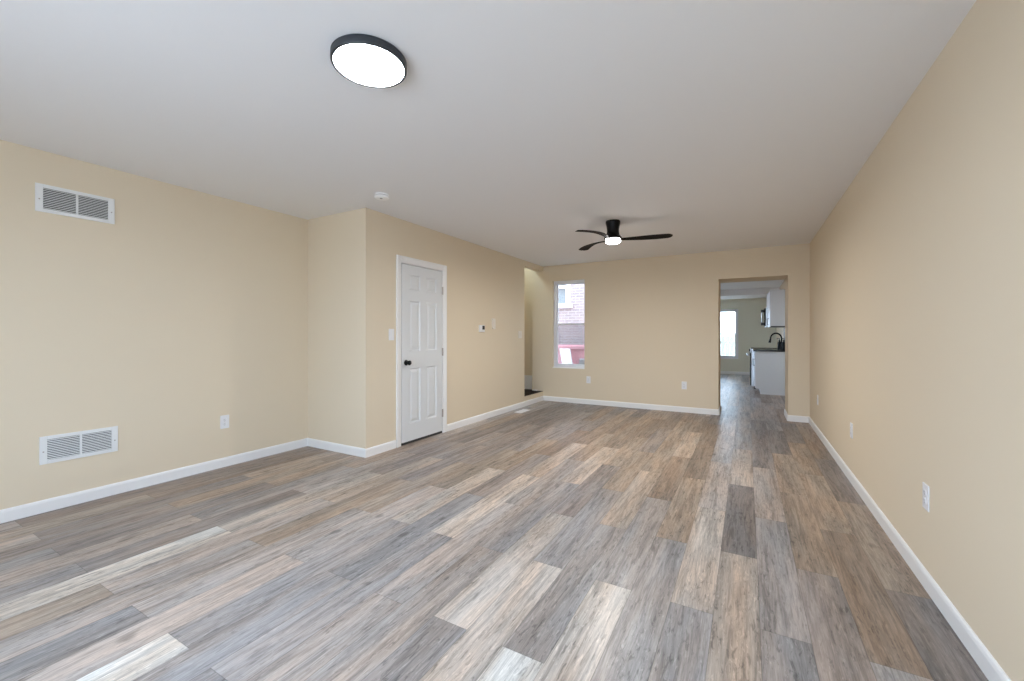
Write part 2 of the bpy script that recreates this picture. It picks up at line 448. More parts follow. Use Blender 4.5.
def build_floor():
    random.seed(11)
    rects = [(XL - 0.02, XR + 0.02, YF - 0.02, YB + 0.005), (OPEN[0] - 0.005, OPEN[1] + 0.005, YB + 0.005, YB + TB), (XK - 0.02, XR + 0.02, YB + TB, YK + 0.02)]
    verts, faces, uvs, tone, seed, pw, pl = [], [], [], [], [], [], []
    w, Lp = 0.173, 1.2
    for k in range(-2, 30):
        xb, xa = 0.565 - w * k, 0.565 - w * (k + 1)
        rowjit = random.uniform(-0.008, 0.008)
        for n in range(-3, 14):
            ya = (0.19 if k % 2 else 0.79) + Lp * n + rowjit; yb = ya + Lp
            t = PLAN.get(k, {}).get(n) or random.choice('PTBGGDTP')
            sd = random.random(); br = random.uniform(0.92, 1.08)
            col = [c * br * 1.06 for c in TONES[t]]
            for r in rects:
                x0, x1, y0, y1 = max(xa, r[0]), min(xb, r[1]), max(ya, r[2]), min(yb, r[3])
                if x1 - x0 < 1e-4 or y1 - y0 < 1e-4: continue
                i = len(verts)
                verts += [(x0, y0, 0), (x1, y0, 0), (x1, y1, 0), (x0, y1, 0)]; faces.append((i, i + 1, i + 2, i + 3))
                uvs += [(x0 - xa, y0 - ya), (x1 - xa, y0 - ya), (x1 - xa, y1 - ya), (x0 - xa, y1 - ya)]
                tone.append(col); seed.append(sd); pw.append(w); pl.append(Lp)
    me = bpy.data.meshes.new('floor'); me.from_pydata(verts, [], faces)
    ul = me.uv_layers.new(name='plank')
    for i, c in enumerate(uvs): ul.data[i].uv = c
    a = me.attributes.new('tone', 'FLOAT_COLOR', 'FACE')
    for i, c in enumerate(tone): a.data[i].color = (*c, 1)
    for nm, vals in (('seed', seed), ('plank_w', pw), ('plank_l', pl)):
        a = me.attributes.new(nm, 'FLOAT', 'FACE')
        for i, c in enumerate(vals): a.data[i].value = c
    me.materials.append(M_FLOOR)
    o = bpy.data.objects.new('floor', me); C.objects.link(o)
    return struct(o)


build_floor()

# ------------------------------------------------------------------ baseboards
BH, BT = 0.084, 0.013


def board(name, pts, h=BH, t=BT):
    """one mitred baseboard run; the room lies to the right of the direction of travel"""
    bm = bmesh.new(); n = len(pts); P = [Vector((p[0], p[1], 0)) for p in pts]
    prof = [(0, 0), (t, 0), (t, h - 0.018), (t * 0.75, h - 0.006), (t * 0.35, h), (0, h)]
    rings = []
    for i in range(n):
        nrm = []
        if i > 0: d = (P[i] - P[i - 1]).normalized(); nrm.append(Vector((d.y, -d.x, 0)))
        if i < n - 1: d = (P[i + 1] - P[i]).normalized(); nrm.append(Vector((d.y, -d.x, 0)))
        off = nrm[0] if len(nrm) == 1 else (nrm[0] + nrm[1]) / (1 + nrm[0].dot(nrm[1]))
        rings.append([bm.verts.new(P[i] + off * a + Vector((0, 0, b))) for a, b in prof])
    for a, b in zip(rings[:-1], rings[1:]):
        for k in range(len(prof)): bm.faces.new((a[k], a[(k + 1) % len(prof)], b[(k + 1) % len(prof)], b[k]))
    bm.faces.new(rings[0]); bm.faces.new(rings[-1])
    bmesh.ops.recalc_face_normals(bm, faces=bm.faces)
    mb = MB(); mb.join(bm)
    return struct(obj(name, mb, M_TRIM))


board('baseboard_left', [(XL, YF), (XL, YJ), (XD, YJ), (XD, DOOR[0] - 0.072)])
board('baseboard_closet', [(XD, DOOR[1] + 0.072), (XD, YB), (OPEN[0], YB), (OPEN[0], YB + TB)])
board('baseboard_right', [(OPEN[1], YB + TB), (OPEN[1], YB), (XR, YB), (XR, YF)])
board('baseboard_kitchen', [(XK, YB + TB), (XK, YK), (XR, YK), (XR, YK - 2.8)])
# stair landing: dark tread, white skirt on the wall behind it
struct(obj('floor_landing', MB().box(XL, XD - 0.1155, 5.65, YB, 0.13, 0.168).box(XD - 0.1155, XD + 0.003, STAIR[0] + 0.001, YB - 0.001, 0.1655, 0.169).box(XL, XS, YB, YB + 0.11, 0.13, 0.168), M_STAIR))
struct(obj('baseboard_stair', MB().box(XL, XS - 0.002, YB + 0.095, YB + 0.11, 0.168, 0.43, 0.003), M_TRIM))
struct(obj('trim_1', MB().box(XS, XD - 0.115, YB - 0.008, YB, 0.168, 0.185, 0.002), M_TRIM))


# ------------------------------------------------------------------ closet door
def panel_door(w, h, t):
    """six-panel leaf in the x-z plane, front face at y=-t, panels sunk with a raised field"""
    cols = [(0.115, 0.300), (0.405, 0.590)]
    cols = [(a / 0.70 * w, b / 0.70 * w) for a, b in cols]
    rows = [(0.19, 0.80), (0.985, 1.545), (1.665, 1.835)]
    bm = bmesh.new()
    us = [0] + [v for c in cols for v in c] + [w]; zs = [0] + [v for r in rows for v in r] + [h]

    def q(pts):
        bm.faces.new([bm.verts.new(p) for p in pts])
    for i in range(len(us) - 1):
        for j in range(len(zs) - 1):
            a, b, c, d = us[i], us[i + 1], zs[j], zs[j + 1]
            if i % 2 == 1 and j % 2 == 1:
                rings = [(0, -t), (0.012, -t + 0.011), (0.022, -t + 0.011), (0.046, -t + 0.002)]
                for (o0, y0), (o1, y1) in zip(rings[:-1], rings[1:]):
                    A = [(a + o0, y0, c + o0), (b - o0, y0, c + o0), (b - o0, y0, d - o0), (a + o0, y0, d - o0)]
                    B = [(a + o1, y1, c + o1), (b - o1, y1, c + o1), (b - o1, y1, d - o1), (a + o1, y1, d - o1)]
                    for k in range(4): q((A[k], A[(k + 1) % 4], B[(k + 1) % 4], B[k]))
                o, y = rings[-1]; q(((a + o, y, c + o), (b - o, y, c + o), (b - o, y, d - o), (a + o, y, d - o)))
            else:
                q(((a, -t, c), (b, -t, c), (b, -t, d), (a, -t, d)))
    q(((0, 0, 0), (w, 0, 0), (w, 0, h), (0, 0, h)))
    for (x0, x1, z0, z1) in ((0, 0, 0, h), (w, w, 0, h)): q(((x0, 0, z0), (x0, -t, z0), (x0, -t, z1), (x0, 0, z1)))
    for z in (0, h): q(((0, 0, z), (w, 0, z), (w, -t, z), (0, -t, z)))
    bmesh.ops.remove_doubles(bm, verts=bm.verts, dist=1e-5); bmesh.ops.recalc_face_normals(bm, faces=bm.faces)
    mb = MB(); mb.join(bm); return mb


# local frame of things on a wall: x to the right as one faces the wall, -y into the room
R_LEFT, R_RIGHT, R_BACK = PI / 2, -PI / 2, 0.0
d1 = bpy.data.objects.new('door_1', None); C.objects.link(d1); struct(d1, 'white six-panel closet door with black knob in the cream wall', 'door')
d1.location = (XD, DOOR[0], 0); d1.rotation_euler = (0, 0, R_LEFT)
dw = DOOR[1] - DOOR[0]
leaf = obj('door_leaf', panel_door(dw - 0.036, 1.938, 0.035), M_DOOR, d1); leaf.location = (0.018, 0.028, 0.028)
cs = MB()
cw = 0.066
cprof = [(-cw, 0), (-cw, -0.016), (-cw + 0.02, -0.018), (-0.012, -0.010), (0, -0.009), (0, 0)]   # across the casing
for (sx, x0) in ((1, 0.006), (-1, dw - 0.006)):
    cs.prism([(x0 + sx * a, b) for a, b in cprof], 'z', 0, DOOR[3] + cw - 0.008)
cs.prism([(b, DOOR[3] - 0.008 - a) for a, b in cprof], 'x', 0.006, dw - 0.006)
obj('casing', cs, M_TRIM, d1)
o = obj('door_gap_shade', MB().box(0.02, dw - 0.02, -0.006, 0.02, 0.002, 0.0275), M_SLOT, d1); o['label'] = 'black strip for the shade under the door'  # black strip stands for the shaded gap below the leaf
jb = MB().box(0, 0.0155, 0, 0.115, 0, DOOR[3]).box(dw - 0.0155, dw, 0, 0.115, 0, DOOR[3]).box(0.0155, dw - 0.0155, 0, 0.115, DOOR[3] - 0.0155, DOOR[3])
jb.box(0.0155, 0.03, 0.029, 0.05, 0, DOOR[3] - 0.0155).box(dw - 0.03, dw - 0.0155, 0.029, 0.05, 0, DOOR[3] - 0.0155)
obj('jamb', jb, M_TRIM, d1)
kn = obj('knob', MB().lathe([(0, -0.002), (0.030, -0.002), (0.031, 0.006), (0.024, 0.010), (0.011, 0.013), (0.010, 0.028), (0.020, 0.036), (0.026, 0.047),
                             (0.026, 0.056), (0.020, 0.064), (0.008, 0.067), (0, 0.067)], 32, '-y'), M_BLACK, d1, 40)
kn.location = (0.081, -0.006, 0.893); kn['label'] = 'round black door knob'
for z in (0.245, 0.99, 1.733):
    hg = MB().box(dw - 0.028, dw - 0.008, -0.0115, -0.006, z - 0.046, z + 0.046, 0.001)
    hg.tube([(dw - 0.018, -0.015, z - 0.047), (dw - 0.018, -0.015, z + 0.047)], 0.0065, 10)
    o = obj('hinge', hg, M_NICKEL, d1, 40); o['label'] = 'satin metal hinge'

# ------------------------------------------------------------------ windows
def hung_window(name, label, x0, x1, z0, z1, yface, yin, f=0.040, fr_=None, screen=True):
    """double-hung sash set back in a wall at depth yin (front of the frame)"""
    w = bpy.data.objects.new(name, None); C.objects.link(w); struct(w, label, 'window')
    w.location = ((x0 + x1) / 2, yin, z0); hw = (x1 - x0) / 2; h = z1 - z0; g = f if fr_ is None else fr_
    fr = MB().box(-hw, -hw + f, 0, 0.085, 0, h, 0.002).box(hw - g, hw, 0, 0.085, 0, h, 0.002)
    fr.box(-hw + f, hw - g, 0, 0.085, 0, f, 0.002).box(-hw + f, hw - g, 0, 0.085, h - f, h, 0.002)
    obj('window_frame', fr, M_VINYL, w)
    mid = h * 0.50; s = 0.028; sr = s if fr_ is None else 0.012
    for nm, a, b, y in (('lower_sash', f, mid + 0.015, 0.012), ('upper_sash', mid - 0.015, h - f, 0.046)):
        sh = MB().box(-hw + f, -hw + f + s, y, y + 0.03, a, b, 0.002).box(hw - g - sr, hw - g, y, y + 0.03, a, b, 0.002)
        sh.box(-hw + f + s, hw - g - sr, y, y + 0.03, a, a + s + 0.006, 0.002).box(-hw + f + s, hw - g - sr, y, y + 0.03, b - s, b, 0.002)
        so = obj(nm, sh, M_VINYL, w)
        obj('pane', MB().box(-hw + f + s, hw - g - sr, y + 0.013, y + 0.017, a + s, b - s), M_GLASS, so)
    lk = obj('sash_lock', MB().box(-0.03, 0.03, 0.006, 0.024, mid + 0.015, mid + 0.026, 0.003), M_VINYL, w)
    if screen:
        obj('insect_screen', MB().box(-hw + f, hw - g, 0.0815, 0.0825, f, mid), M_SCREEN, w)
    obj('window_sill', MB().box(-hw, hw, yface - yin + 0.004, 0.0, 0.0, 0.018, 0.003), M_TRIM, w)
    return w


hung_window('window_1', 'tall narrow white sash window facing the brick house', *BW, YB, YB + 0.055, 0.040, 0.008)
hung_window('window_2', 'bright white sash window at the far end of the kitchen', *KW, YK, YK + 0.03, 0.055)
for nm, lab, bx in (('window_3', 'wide front window behind the viewer', (FW[0], FW[1], YF - 0.15, YF - 0.06, FW[2], FW[3])),):
    x0, x1, y0, y1, z0, z1 = bx
    fr = MB().box(x0, x0 + 0.05, y0, y1, z0, z1).box(x1 - 0.05, x1, y0, y1, z0, z1).box(x0 + .05, x1 - .05, y0, y1, z0, z0 + .05).box(x0 + .05, x1 - .05, y0, y1, z1 - .05, z1)
    for q in (1, 2):
        xm = x0 + (x1 - x0) * q / 3; fr.box(xm - 0.03, xm + 0.03, y0, y1, z0 + .05, z1 - .05)
    struct(obj(nm, fr, M_VINYL), lab, 'window')
for nm, xw, q, lab in (('window_added', XK, KS, 'added unseen side window brightening the kitchen'),):  # frame of the window added to let more light into the kitchen
    fr = MB().box(xw - .15, xw - .07, q[0], q[0] + .05, q[2], q[3]).box(xw - .15, xw - .07, q[1] - .05, q[1], q[2], q[3])
    fr.box(xw - .15, xw - .07, q[0] + .05, q[1] - .05, q[2], q[2] + .05).box(xw - .15, xw - .07, q[0] + .05, q[1] - .05, q[3] - .05, q[3])
    struct(obj(nm, fr, M_VINYL), lab, 'window')
fr = MB().box(XL - .15, XL - .07, UW[0], UW[0] + .05, UW[2], UW[3]).box(XL - .15, XL - .07, UW[1] - .05, UW[1], UW[2], UW[3])
fr.box(XL - .15, XL - .07, UW[0] + .05, UW[1] - .05, UW[2], UW[2] + .05).box(XL - .15, XL - .07, UW[0] + .05, UW[1] - .05, UW[3] - .05, UW[3])
struct(obj('window_4', fr, M_VINYL), 'stairwell window above the landing', 'window')

# ------------------------------------------------------------------ round ceiling lamp
t = thing('ceiling_light', 'flat round black-rimmed ceiling lamp glowing white', 'ceiling light', (-1.482, 1.331, H))
RL = 0.163; RT = 0.037
obj('housing', MB().lathe([(0, 0), (RL - 0.004, 0), (RL, -0.004), (RL, -RT + 0.003), (RL - 0.002, -RT), (RL - 0.012, -RT), (RL - 0.012, -RT + 0.008), (0, -RT + 0.008)], 72), M_RIM, t, 40)
obj('diffuser', MB().lathe([(0, -RT + 0.0075), (RL - 0.0125, -RT + 0.0075), (RL - 0.0125, -RT + 0.001), (RL - 0.015, -RT), (0, -RT - 0.0005)], 72), M_DISC, t, 40)

k = copy_tree(t); k.location = (-0.85, 8.9, H); k.scale = (0.75, 0.75, 0.75); k['label'] = 'added unseen round lamp brightening the kitchen'  # added lamp copy, out of view, brightens the cabinet end panels

# ------------------------------------------------------------------ ceiling fan
t = thing('ceiling_fan', 'black three-blade ceiling fan with a lit white lamp', 'ceiling fan', (-1.279, 4.535, H))
obj('motor_housing', MB().lathe([(0, 0), (0.074, 0), (0.078, -0.006), (0.078, -0.026), (0.072, -0.05), (0.066, -0.085), (0.064, -0.115), (0.069, -0.145), (0.082, -0.17),
                                 (0.094, -0.182), (0.096, -0.192), (0.090, -0.198), (0, -0.198)], 48), M_BLACK, t, 50)
obj('lamp_diffuser', MB().lathe([(0, -0.2005), (0.079, -0.2005), (0.080, -0.215), (0.077, -0.230), (0.065, -0.240), (0.035, -0.245), (0, -0.246)], 48), M_GLOBE, t, 50)
ld = bpy.data.lights.new('fan_lamp_light', 'AREA'); ld.shape = 'DISK'; ld.size = 0.15; ld.energy = FAN_WATTS; ld.color = (1.0, 0.97, 0.92)
lo = bpy.data.objects.new('fan_lamp_light', ld); C.objects.link(lo); lo.parent = t; lo.location = (0, 0, -0.2475)


def blade_mb():
    """curved, twisted propeller blade along +x with real thickness"""
    bm = bmesh.new(); n, m = 22, 8; top, bot = [], []
    for i in range(n + 1):
        u = i / n; r = 0.085 + 0.525 * u
        ch = 0.045 + 0.102 * math.sin(min(1.0, u * 1.15) * PI * 0.5) ** 1.2     # chord
        if u > 0.9: ch *= math.sqrt(max(0.03, 1 - ((u - 0.9) / 0.1) ** 2 * 0.93))
        tw = -math.radians(14 - 10 * u); sweep = 0.055 * math.sin(u * PI) - 0.02 * u
        zc = 0.010 * math.sin(u * PI) - 0.004 * u
        th = 0.015 * (1 - 0.55 * u)
        ra, rb = [], []
        for j in range(m + 1):
            v = j / m - 0.5; y = v * ch; bow = (0.25 - v * v) * 0.020
            yy = y * math.cos(tw) + sweep; zz = y * math.sin(tw) + zc + bow
            e = th * math.sqrt(max(0.06, 1 - (2 * v) ** 2)) / 2
            ra.append(bm.verts.new((r, yy, zz + e))); rb.append(bm.verts.new((r, yy, zz - e)))
        top.append(ra); bot.append(rb)
    for i in range(n):
        for j in range(m):
            bm.faces.new((top[i][j], top[i + 1][j], top[i + 1][j + 1], top[i][j + 1]))
            bm.faces.new((bot[i][j], bot[i][j + 1], bot[i + 1][j + 1], bot[i + 1][j]))
        for j in (0, m): bm.faces.new((top[i][j], bot[i][j], bot[i + 1][j], top[i + 1][j]))
    for i in (0, n):
        for j in range(m): bm.faces.new((top[i][j], top[i][j + 1], bot[i][j + 1], bot[i][j]))
    bmesh.ops.recalc_face_normals(bm, faces=bm.faces)
    mb = MB(); mb.join(bm); return mb


b0 = None
for a in (10, 144, 254):
    if b0 is None: b0 = bo = obj('blade', blade_mb(), M_BLADE, t, 50)
    else: bo = b0.copy(); C.objects.link(bo)
    bo.location = (0, 0, -0.205); bo.rotation_euler = (0, 0, math.radians(a))

# ------------------------------------------------------------------ smoke detector
t = thing('smoke_detector', 'small round white smoke detector on the ceiling', 'smoke detector', (-2.822, 2.672, H))
M_DET = plain('bright_white_plastic', (0.93, 0.93, 0.93), 0.35)
obj('base', MB().lathe([(0, 0), (0.058, 0), (0.062, -0.002), (0.062, -0.011), (0.058, -0.012), (0, -0.012)], 40), M_DET, t, 40)
obj('vent_ring', MB().lathe([(0, -0.0122), (0.054, -0.0122), (0.054, -0.0168), (0, -0.0168)], 40), plain('grey_mesh_ring', (0.22, 0.22, 0.22), 0.7), t, 40)
obj('cover', MB().lathe([(0, -0.017), (0.060, -0.017), (0.063, -0.019), (0.063, -0.030), (0.054, -0.038), (0.030, -0.041), (0, -0.041)], 40), M_DET, t, 40)
obj('test_button', MB().lathe([(0, -0.0402), (0.013, -0.0402), (0.012, -0.044), (0, -0.0445)], 24, loc=(0.012, -0.018, 0.001)), plain('grey_button', (0.35, 0.35, 0.36), 0.5), t, 40)


# ------------------------------------------------------------------ wall vents
def vent(label, y, z):
    t = thing('return_vent', label, 'vent', (XL, y, z), R_LEFT, 'return air vents on the left wall')
    w, h = 0.402, 0.188; bx, bz, mw = 0.036, 0.024, 0.012
    hw, hh = w / 2, h / 2
    fr = MB()
    prof = [(0, 0), (0, -0.004), (0.006, -0.009)]

    def rim(x0, x1, z0, z1): fr.box(x0, x1, -0.009, 0, z0, z1, 0.002)
    rim(-hw, -hw + bx, -hh, hh); rim(hw - bx, hw, -hh, hh)
    fr.box(-hw + bx, hw - bx, -0.009, 0, hh - bz, hh, 0.002).box(-hw + bx, hw - bx, -0.009, 0, -hh, -hh + bz, 0.002)
    fr.box(-mw / 2, mw / 2, -0.008, 0, -hh + bz, hh - bz, 0.001)
    obj('frame', fr, M_VENT, t)
    sl = MB(); n = 12; step = (h - 2 * bz) / n
    for s in (-1, 1):
        x0, x1 = (-hw + bx + 0.0005, -mw / 2 - 0.0005) if s < 0 else (mw / 2 + 0.0005, hw - bx - 0.0005)
        for k in range(n):
            zc = -hh + bz + step * (k + 0.5)
            sl.prism([(-0.0062, zc - 0.0030), (-0.0050, zc - 0.0030), (-0.0028, zc + 0.0022), (-0.0040, zc + 0.0022)], 'x', x0, x1)
    obj('louvres', sl, M_VENT, t)
    obj('duct_opening', MB().box(-hw + bx, hw - bx, -0.0008, -0.0002, -hh + bz, hh - bz), M_DUCT, t)
    for s in (-1, 1):
        obj('screw', MB().lathe([(0, 0), (0.0045, 0), (0.004, 0.0018), (0, 0.0022)], 16, '-y', (s * (hw - bx / 2), -0.009, -0.01)), M_NICKEL, t, 40)
    return t


vent('white louvred vent high on the left wall under the ceiling', 1.081, 2.120)
vent('white louvred vent low on the left wall above the baseboard', 1.100, 0.417)


# ------------------------------------------------------------------ outlets, switches, thermostat
def outlet():
    t = thing('wall_outlet', '', 'outlet', group='wall outlets')
    obj('cover_plate', MB().box(-0.037, 0.037, -0.006, 0, -0.060, 0.060, 0.0025), M_PLATE, t)
    for z in (-0.0195, 0.0195):
        r = obj('receptacle', MB().lathe([(0, 0), (0.0165, 0), (0.0165, 0.0015), (0.0155, 0.0022), (0, 0.0022)], 28, '-y', (0, -0.006, z)), M_PLATE, t, 40)
        s = MB().box(-0.0068, -0.0050, -0.0086, -0.0080, z - 0.001, z + 0.008).box(0.0050, 0.0066, -0.0086, -0.0080, z, z + 0.007)
        s.lathe([(0, 0), (0.0024, 0), (0.0024, 0.0006), (0, 0.0006)], 14, '-y', (0, -0.0080, z - 0.0075))
        q = obj('slots', s, M_SLOT, r)
    obj('screw', MB().lathe([(0, 0), (0.003, 0), (0.0028, 0.001), (0, 0.0012)], 14, '-y', (0, -0.006, 0)), M_NICKEL, t, 40)
    return t


o0 = outlet()
for k, (loc, rz, lab) in enumerate([
        ((XL, 2.043, 0.407), R_LEFT, 'white outlet on the left wall right of the low vent'),
        ((-2.386, YB, 0.420), R_BACK, 'faint white outlet on the back wall below the window'),
        ((-0.848, YB, 0.414), R_BACK, 'white outlet on the back wall left of the kitchen opening'),
        ((XR, 2.695, 0.430), R_RIGHT, 'white outlet on the right wall, nearest and largest of three'),
        ((XR, 4.325, 0.419), R_RIGHT, 'white outlet on the right wall, middle of three'),
        ((XR, 6.185, 0.415), R_RIGHT, 'small pale outlet on the right wall nearest the back corner')]):
    o = o0 if k == 0 else copy_tree(o0)
    o.location = loc; o.rotation_euler = (0, 0, rz); o['label'] = lab


def switch(label, y, z, w, mat):
    t = thing('light_switch', label, 'light switch', (XD, y, z), R_LEFT)
    obj('cover_plate', MB().box(-w / 2, w / 2, -0.006, 0, -0.060, 0.060, 0.0025), mat, t)
    n = 2 if w > 0.1 else 1
    for i in range(n):
        x = (i - (n - 1) / 2) * 0.046
        obj('rocker', MB().prism([(-0.0075, -0.033), (-0.0105, 0.033), (-0.006, 0.033), (-0.006, -0.033)], 'x', x - 0.0165, x + 0.0165), mat, t)
        for zz in (-0.048, 0.048):
            obj('screw', MB().lathe([(0, 0), (0.003, 0), (0.0028, 0.001), (0, 0.0012)], 14, '-y', (x, -0.006, zz)), mat, t, 40)
    return t


switch('white light switch beside the closet door casing', 3.206, 1.200, 0.074, M_PLATE)
switch('pale light switch by the edge of the stair opening', 6.055, 1.200, 0.118, M_IVORY)

t = thing('thermostat', 'small white thermostat with black screen on the closet wall', 'thermostat', (XD, 4.905, 1.284), R_LEFT)
obj('body', MB().box(-0.062, 0.062, -0.024, 0, -0.048, 0.048, 0.005), M_PLATE, t)
obj('display', MB().box(-0.004, 0.054, -0.0255, -0.0238, -0.014, 0.040, 0.0006), M_SLOT, t)
for x in (-0.03, -0.014):
    obj('button', MB().box(x - 0.006, x + 0.006, -0.0262, -0.0238, -0.035, -0.028, 0.001), M_PLATE, t)

t = thing('chime_box', 'plain tall white box on the wall right of the thermostat', 'chime box', (XD, 5.22, 1.357), R_LEFT)
obj('back_plate', MB().box(-0.040, 0.040, -0.006, 0, -0.080, 0.080, 0.002), M_IVORY, t)
obj('cover', MB().box(-0.037, 0.037, -0.024, -0.006, -0.077, 0.077, 0.005), M_IVORY, t)

# ------------------------------------------------------------------ floor register
t = thing('floor_register', 'small white floor vent set in the planks by the left baseboard', 'floor vent', (-3.065, 5.79, 0.0))
fr = MB().box(-0.062, -0.045, -0.155, 0.155, 0.0, 0.006, 0.0015).box(0.045, 0.062, -0.155, 0.155, 0.0, 0.006, 0.0015)
fr.box(-0.045, 0.045, -0.155, -0.135, 0.0, 0.006, 0.0015).box(-0.045, 0.045, 0.135, 0.155, 0.0, 0.006, 0.0015).box(-0.003, 0.003, -0.135, 0.135, 0.0, 0.0055)
obj('frame', fr, M_PLATE, t)
sl = MB()
for k in range(22):
    y = -0.129 + k * 0.0123; sl.box(-0.045, -0.003, y - 0.0050, y + 0.0050, 0.001, 0.0048).box(0.003, 0.045, y - 0.0050, y + 0.0050, 0.001, 0.0048)
obj('louvres', sl, M_PLATE, t)
obj('duct_opening', MB().box(-0.045, 0.045, -0.135, 0.135, 0.0002, 0.0008), M_DUCT, t)

# ------------------------------------------------------------------ kitchen run along the right wall
KY0, KY1, KY2 = 9.80, 10.70, 11.46
GAP = 0.004
t = thing('base_cabinet', 'white base cabinet with plain end panel under the black countertop', 'cabinet', (XR - 0.002, KY0, 0))
dep = 0.583
obj('body', MB().prism([(0, 0), (-dep + 0.075, 0), (-dep + 0.075, 0.105), (-dep, 0.105), (-dep, 0.858), (0, 0.858)], 'y', 0, KY1 - KY0 - GAP), M_CAB, t)
for k in range(2):
    y0 = 0.006 + k * 0.444; y1 = y0 + 0.436
    d = obj('door', MB().box(-dep - 0.020, -dep - 0.001, y0, y1, 0.115, 0.715, 0.002), M_CAB, t)
    yh = y1 - 0.04 if k == 0 else y0 + 0.04
    obj('handle', MB().tube([(-dep - 0.02, yh, 0.55), (-dep - 0.05, yh, 0.55), (-dep - 0.05, yh, 0.68), (-dep - 0.02, yh, 0.68)], 0.005, 8), M_BLACK, d)
    d = obj('drawer', MB().box(-dep - 0.020, -dep - 0.001, y0, y1, 0.725, 0.850, 0.002), M_CAB, t)
o = obj('countertop', MB().box(0.112, XR - 0.001, KY0 - 0.015, KY1 - 0.003, 0.860, 0.897, 0.004), M_STONE)
tag(o, 'black stone countertop with the faucet standing on it', 'countertop')

t = thing('faucet', 'black gooseneck kitchen faucet arching over the countertop', 'faucet', (0.610, 10.10, 0.897))
obj('base', MB().lathe([(0, 0), (0.034, 0), (0.034, 0.006), (0.027, 0.012), (0.024, 0.06), (0.022, 0.10), (0, 0.10)], 28), M_BLACK, t, 40)
arc = [(0, 0, 0.09)] + [(0, 0, 0.09 + 0.13 * q / 4) for q in range(1, 5)] + [(-0.095 + 0.095 * math.cos(a), 0, 0.225 + 0.105 * math.sin(a)) for a in [PI * q / 14 for q in range(1, 15)]]
obj('spout', MB().tube(arc + [(-0.193, 0, 0.20)], 0.0145, 14), M_BLACK, t, 60)
obj('spray_head', MB().tube([(-0.193, 0, 0.205), (-0.200, 0, 0.17), (-0.207, 0, 0.135)], [0.018, 0.021, 0.023], 16), M_BLACK, t, 60)
obj('handle', MB().tube([(0, -0.02, 0.075), (0.0, -0.055, 0.085), (0.01, -0.085, 0.14)], [0.012, 0.010, 0.007], 10), M_BLACK, t, 60)
for k, (x, y, lab) in enumerate([(0.640, 9.93, 'small black bottle on the countertop, nearest the kitchen opening'), (0.585, 10.30, 'small black bottle on the countertop behind the faucet')]):
    t = thing('soap_bottle', lab, 'bottle', (x, y, 0.897), 0, 'black bottles by the faucet')
    obj('body', MB().lathe([(0, 0), (0.034, 0), (0.036, 0.005), (0.036, 0.13), (0.030, 0.15), (0.014, 0.162), (0.014, 0.175), (0, 0.175)], 28), M_BLACK, t, 40)
    obj('pump', MB().lathe([(0, 0.1755), (0.017, 0.1755), (0.017, 0.19), (0.006, 0.193), (0.006, 0.215), (0, 0.215)], 20).box(-0.045, 0.008, -0.007, 0.007, 0.2155, 0.227, 0.003), M_BLACK, t, 40)
struct(obj('trim_2', MB().box(XR - 0.009, XR - 0.0005, KY0, KY2, 0.899, 1.345), M_TILE))

t = thing('range', 'stainless range with black glass oven door and bright bar handle', 'range', (XR - 0.004, KY1 + 0.002, 0))
w = KY2 - KY1 - 0.004; dp = 0.655
obj('body', MB().box(-dp, 0, 0, w, 0.06, 0.885, 0.003), M_STEEL, t)
obj('plinth', MB().box(-dp + 0.05, -0.02, 0.01, w - 0.01, 0.0, 0.06), M_SLOT, t)
obj('cooktop', MB().box(-dp - 0.012, 0, 0, w, 0.886, 0.905, 0.003), M_BGLASS, t)
obj('control_panel', MB().box(-dp - 0.022, -dp - 0.001, 0.002, w - 0.002, 0.80, 0.884, 0.004), M_STEEL, t)
dr = obj('oven_door', MB().box(-dp - 0.030, -dp - 0.001, 0.004, w - 0.004, 0.235, 0.79, 0.004), M_BGLASS, t)
obj('handle', MB().tube([(-dp - 0.03, 0.05, 0.745), (-dp - 0.075, 0.05, 0.745)], 0.010, 10).tube([(-dp - 0.03, w - 0.05, 0.745), (-dp - 0.075, w - 0.05, 0.745)], 0.010, 10)
    .tube([(-dp - 0.078, 0.02, 0.745), (-dp - 0.078, w - 0.02, 0.745)], 0.017, 12), M_STEEL, dr, 50)
obj('drawer', MB().box(-dp - 0.024, -dp - 0.001, 0.004, w - 0.004, 0.07, 0.225, 0.004), M_BGLASS, t)
for k in range(4):
    obj('knob', MB().lathe([(0, 0), (0.020, 0), (0.017, 0.022), (0, 0.024)], 20, '-x', (-dp - 0.022, 0.10 + 0.18 * k, 0.842)), M_SLOT, t, 40)

t = thing('wall_cabinet', 'white upper cabinet nearest the kitchen opening, plain end panel', 'cabinet', (XR - 0.002, KY0, 1.352), 0, 'white upper cabinets')
dep = 0.326
obj('body', MB().box(-dep, 0, 0, KY1 - KY0 - GAP, 0.018, 0.738), M_CAB, t)
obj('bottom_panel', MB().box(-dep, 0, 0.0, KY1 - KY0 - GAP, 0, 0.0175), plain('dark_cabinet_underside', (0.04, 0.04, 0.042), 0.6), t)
for k in range(2):
    y0 = 0.004 + k * 0.446
    d = obj('door', MB().box(-dep - 0.020, -dep - 0.002, y0, y0 + 0.440, 0.004, 0.735, 0.002), M_CAB, t)
    yh = y0 + (0.40 if k == 0 else 0.04)
    obj('handle', MB().tube([(-dep - 0.02, yh, 0.05), (-dep - 0.048, yh, 0.05), (-dep - 0.048, yh, 0.18), (-dep - 0.02, yh, 0.18)], 0.005, 8), M_BLACK, d)
t = thing('wall_cabinet', 'short white upper cabinet above the microwave', 'cabinet', (XR - 0.002, KY1, 1.79), 0, 'white upper cabinets')
obj('body', MB().box(-dep, 0, 0.001, w, 0, 0.30), M_CAB, t)
